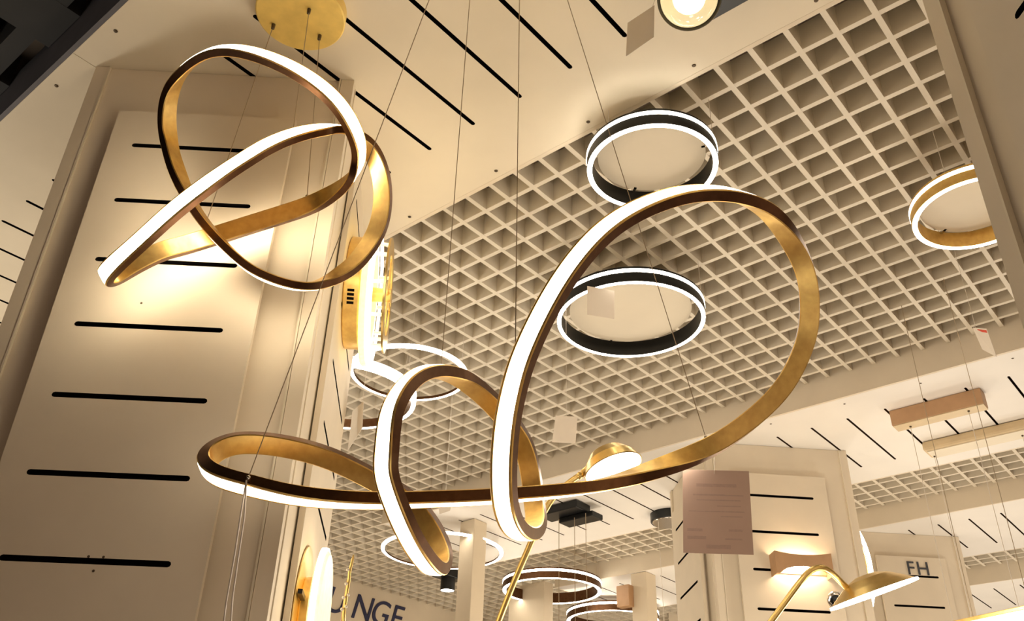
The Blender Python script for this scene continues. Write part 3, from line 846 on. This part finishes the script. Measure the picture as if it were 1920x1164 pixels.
# ------------------------------------------------------------------ hanging price cards
def card(label, cor, d, material='card', thread=None, group='hanging price cards', lines=(), thick=0.0012):
    """cor: four image corners (tl, tr, br, bl) at depths d"""
    ds = d if isinstance(d, (tuple, list)) else [d] * 4
    q = [at(x, y, dd) for (x, y), dd in zip(cor, ds)]
    ctr = sum(q, Vector((0, 0, 0))) / 4
    e = empty('price_card', ctr, label, 'price card', group)
    n = (q[1] - q[0]).cross(q[3] - q[0]).normalized()
    if n.dot(Vector(EYE) - ctr) < 0: n = -n
    v = [p + n * thick / 2 for p in q] + [p - n * thick / 2 for p in q]
    raw('sheet', v, [(0, 1, 2, 3), (7, 6, 5, 4), (0, 4, 5, 1), (1, 5, 6, 2), (2, 6, 7, 3), (3, 7, 4, 0)], material, e)

    def uv(a_, b_):
        return (q[0] * (1 - a_) + q[1] * a_) * (1 - b_) + (q[3] * (1 - a_) + q[2] * a_) * b_
    for (a0, a1, b0, b1, mt) in lines:
        r_ = [uv(a0, b0), uv(a1, b0), uv(a1, b1), uv(a0, b1)]
        vv = [x + n * (thick / 2 + 0.0003) for x in r_] + [x + n * (thick / 2 - 0.0002) for x in r_]
        raw('print', vv, [(0, 1, 2, 3), (7, 6, 5, 4), (0, 4, 5, 1), (1, 5, 6, 2), (2, 6, 7, 3), (3, 7, 4, 0)], mt, e)
    if thread:
        t0 = uv(*thread[0])
        t1 = at(*thread[1]) if len(thread[1]) == 3 else Vector((t0.x, t0.y, thread[1][0]))
        tubeo('thread', [t0, t1], 0.0006, 'clear', e, seg=6)
    return e


tl = [(0.15, 0.62, 0.285, 0.305), (0.62, 0.9, 0.29, 0.305), (0.2, 0.85, 0.35, 0.365), (0.5, 0.85, 0.42, 0.433), (0.08, 0.9, 0.485, 0.50),
      (0.55, 0.87, 0.545, 0.558), (0.06, 0.28, 0.70, 0.735), (0.66, 0.86, 0.70, 0.73), (0.06, 0.33, 0.79, 0.83), (0.6, 0.85, 0.81, 0.83), (0.33, 0.68, 0.89, 0.94), (0.2, 0.8, 0.16, 0.20)]
card('large printed card with shade in its colour hanging from the big chandelier', [(1280, 880), (1404, 883), (1413, 1040), (1281, 1036)], 1.80, 'shadecard',
     ((0.48, 0.05), (1340, 838, 1.79)), lines=[(*t, 'ink') for t in tl])
card('tilted pale card beside the globe bulb', [(1177, 43), (1227, 10), (1226, 70), (1174, 106)], (2.05, 1.98, 1.96, 2.03), 'card', ((0.9, 0.05), (1236, -20, 2.0)))
card('small blank white card in front of the far grid', [(1042, 779), (1083, 781), (1079, 831), (1035, 829)], 2.9, 'card', ((0.5, 0.05), (GZ + 0.01,)))
hq = on_z(1126, 545, 1.6 + H)
dq = float(RC[2] @ (np.array(hq) - EYE)) - 0.03
card('cream card inside the larger black ring', [(1101, 536), (1152, 545), (1152, 598), (1101, 590)], dq, 'card', ((0.5, 0.02), (1126, 538, dq + 0.028)))
card('narrow cream card with red mark below the right ring', [(1824, 614), (1850, 616), (1869, 669), (1842, 655)], (2.95, 2.9, 2.9, 2.95), 'card', ((0.2, 0.05), (GZ + 0.01,)), lines=[(0.3, 0.95, 0.05, 0.15, 'red')])
card('tiny white card under the large chandelier near the slim post', [(822, 946), (846, 946), (844, 957), (824, 964)], 3.6, 'card', ((0.5, 0.05), (GZ + 0.01,)))
card('pale card seen almost edge-on right of the near column', [(661, 771), (682, 752), (679, 803), (652, 845)], (2.85, 2.6, 2.6, 2.85), 'card', ((0.9, 0.03), (GZ + 0.01,)))


# ------------------------------------------------------------------ lettering
def letters(name, label, text, origin, ax, nrm, height, material, xs, extrude=0.004, shear=0.0, cat='wall lettering', yoff=None):
    root = empty(name, origin, label, cat)
    ax = Vector(ax).normalized(); nrm = Vector(nrm).normalized()
    for i, ch in enumerate(text):
        cu = bpy.data.curves.new('letter', 'FONT')
        cu.body = ch; cu.size = height / 0.72; cu.extrude = extrude; cu.shear = shear
        ob = bpy.data.objects.new('tmp', cu); COL.objects.link(ob)
        dg = bpy.context.evaluated_depsgraph_get()
        me = bpy.data.meshes.new_from_object(ob.evaluated_get(dg))
        bpy.data.objects.remove(ob)
        for v in me.vertices:
            p = v.co.copy()
            v.co = Vector(origin) + ax * (xs[i] + p.x) + Z * (p.y + (yoff[i] if yoff else 0)) + nrm * (p.z + extrude + 0.0008)
        me.materials.clear(); me.materials.append(M[material])
        link('letter_' + ch.lower(), me, None, root)
    return root


letters('wall_lettering', 'navy slanted letters UNGE on the far end wall', 'UNGE', (4.25, 5.44, 3.205), (1, 0, 0), (0, -1, 0), 0.19, 'navy', (0.06, 0.31, 0.50, 0.70), extrude=0.004, shear=0.25)
FD = Vector((5.659, 1.411, 0))
o0 = FD + uC * (-0.362) + nC * 0.0312 + Z * 3.108
letters('column_lettering', 'small dark letters FH on the far pale column', 'FH', o0, uC, nC, 0.078, 'charcoal', (0.0, 0.058), extrude=0.002, cat='wall lettering')

# dark cables lying on the open-cell grid
e = empty('ceiling_cable', (1.90, 0.8, GZ + SH), 'thin dark cable with clips lying on the open-cell grid', 'cable')
tubeo('cable', [Vector((1.900, 0.25, GZ + SH + 0.002)), Vector((1.900, 1.30, GZ + SH + 0.002))], 0.002, 'blackmetal', e, seg=6)
for k in range(10):
    boxo('clip', 'blackmetal', e, 1.893, 1.907, 0.31 + 0.1 * k, 0.322 + 0.1 * k, GZ + SH - 0.012, GZ + SH + 0.010)
e = empty('ceiling_connector', (2.06, 0.42, GZ + SH), 'small black connector block above the grid by the right column', 'connector')
boxo('block', 'blackmetal', e, 2.03, 2.09, 0.37, 0.40, GZ + SH + 0.001, GZ + SH + 0.03, bevel=0.003)
tubeo('lead', chain([Vector((2.06, 0.40, GZ + SH + 0.012)), Vector((2.02, 0.50, GZ + SH + 0.01)), Vector((1.98, 0.62, GZ + SH + 0.004))]), 0.003, 'blackmetal', e, seg=6)
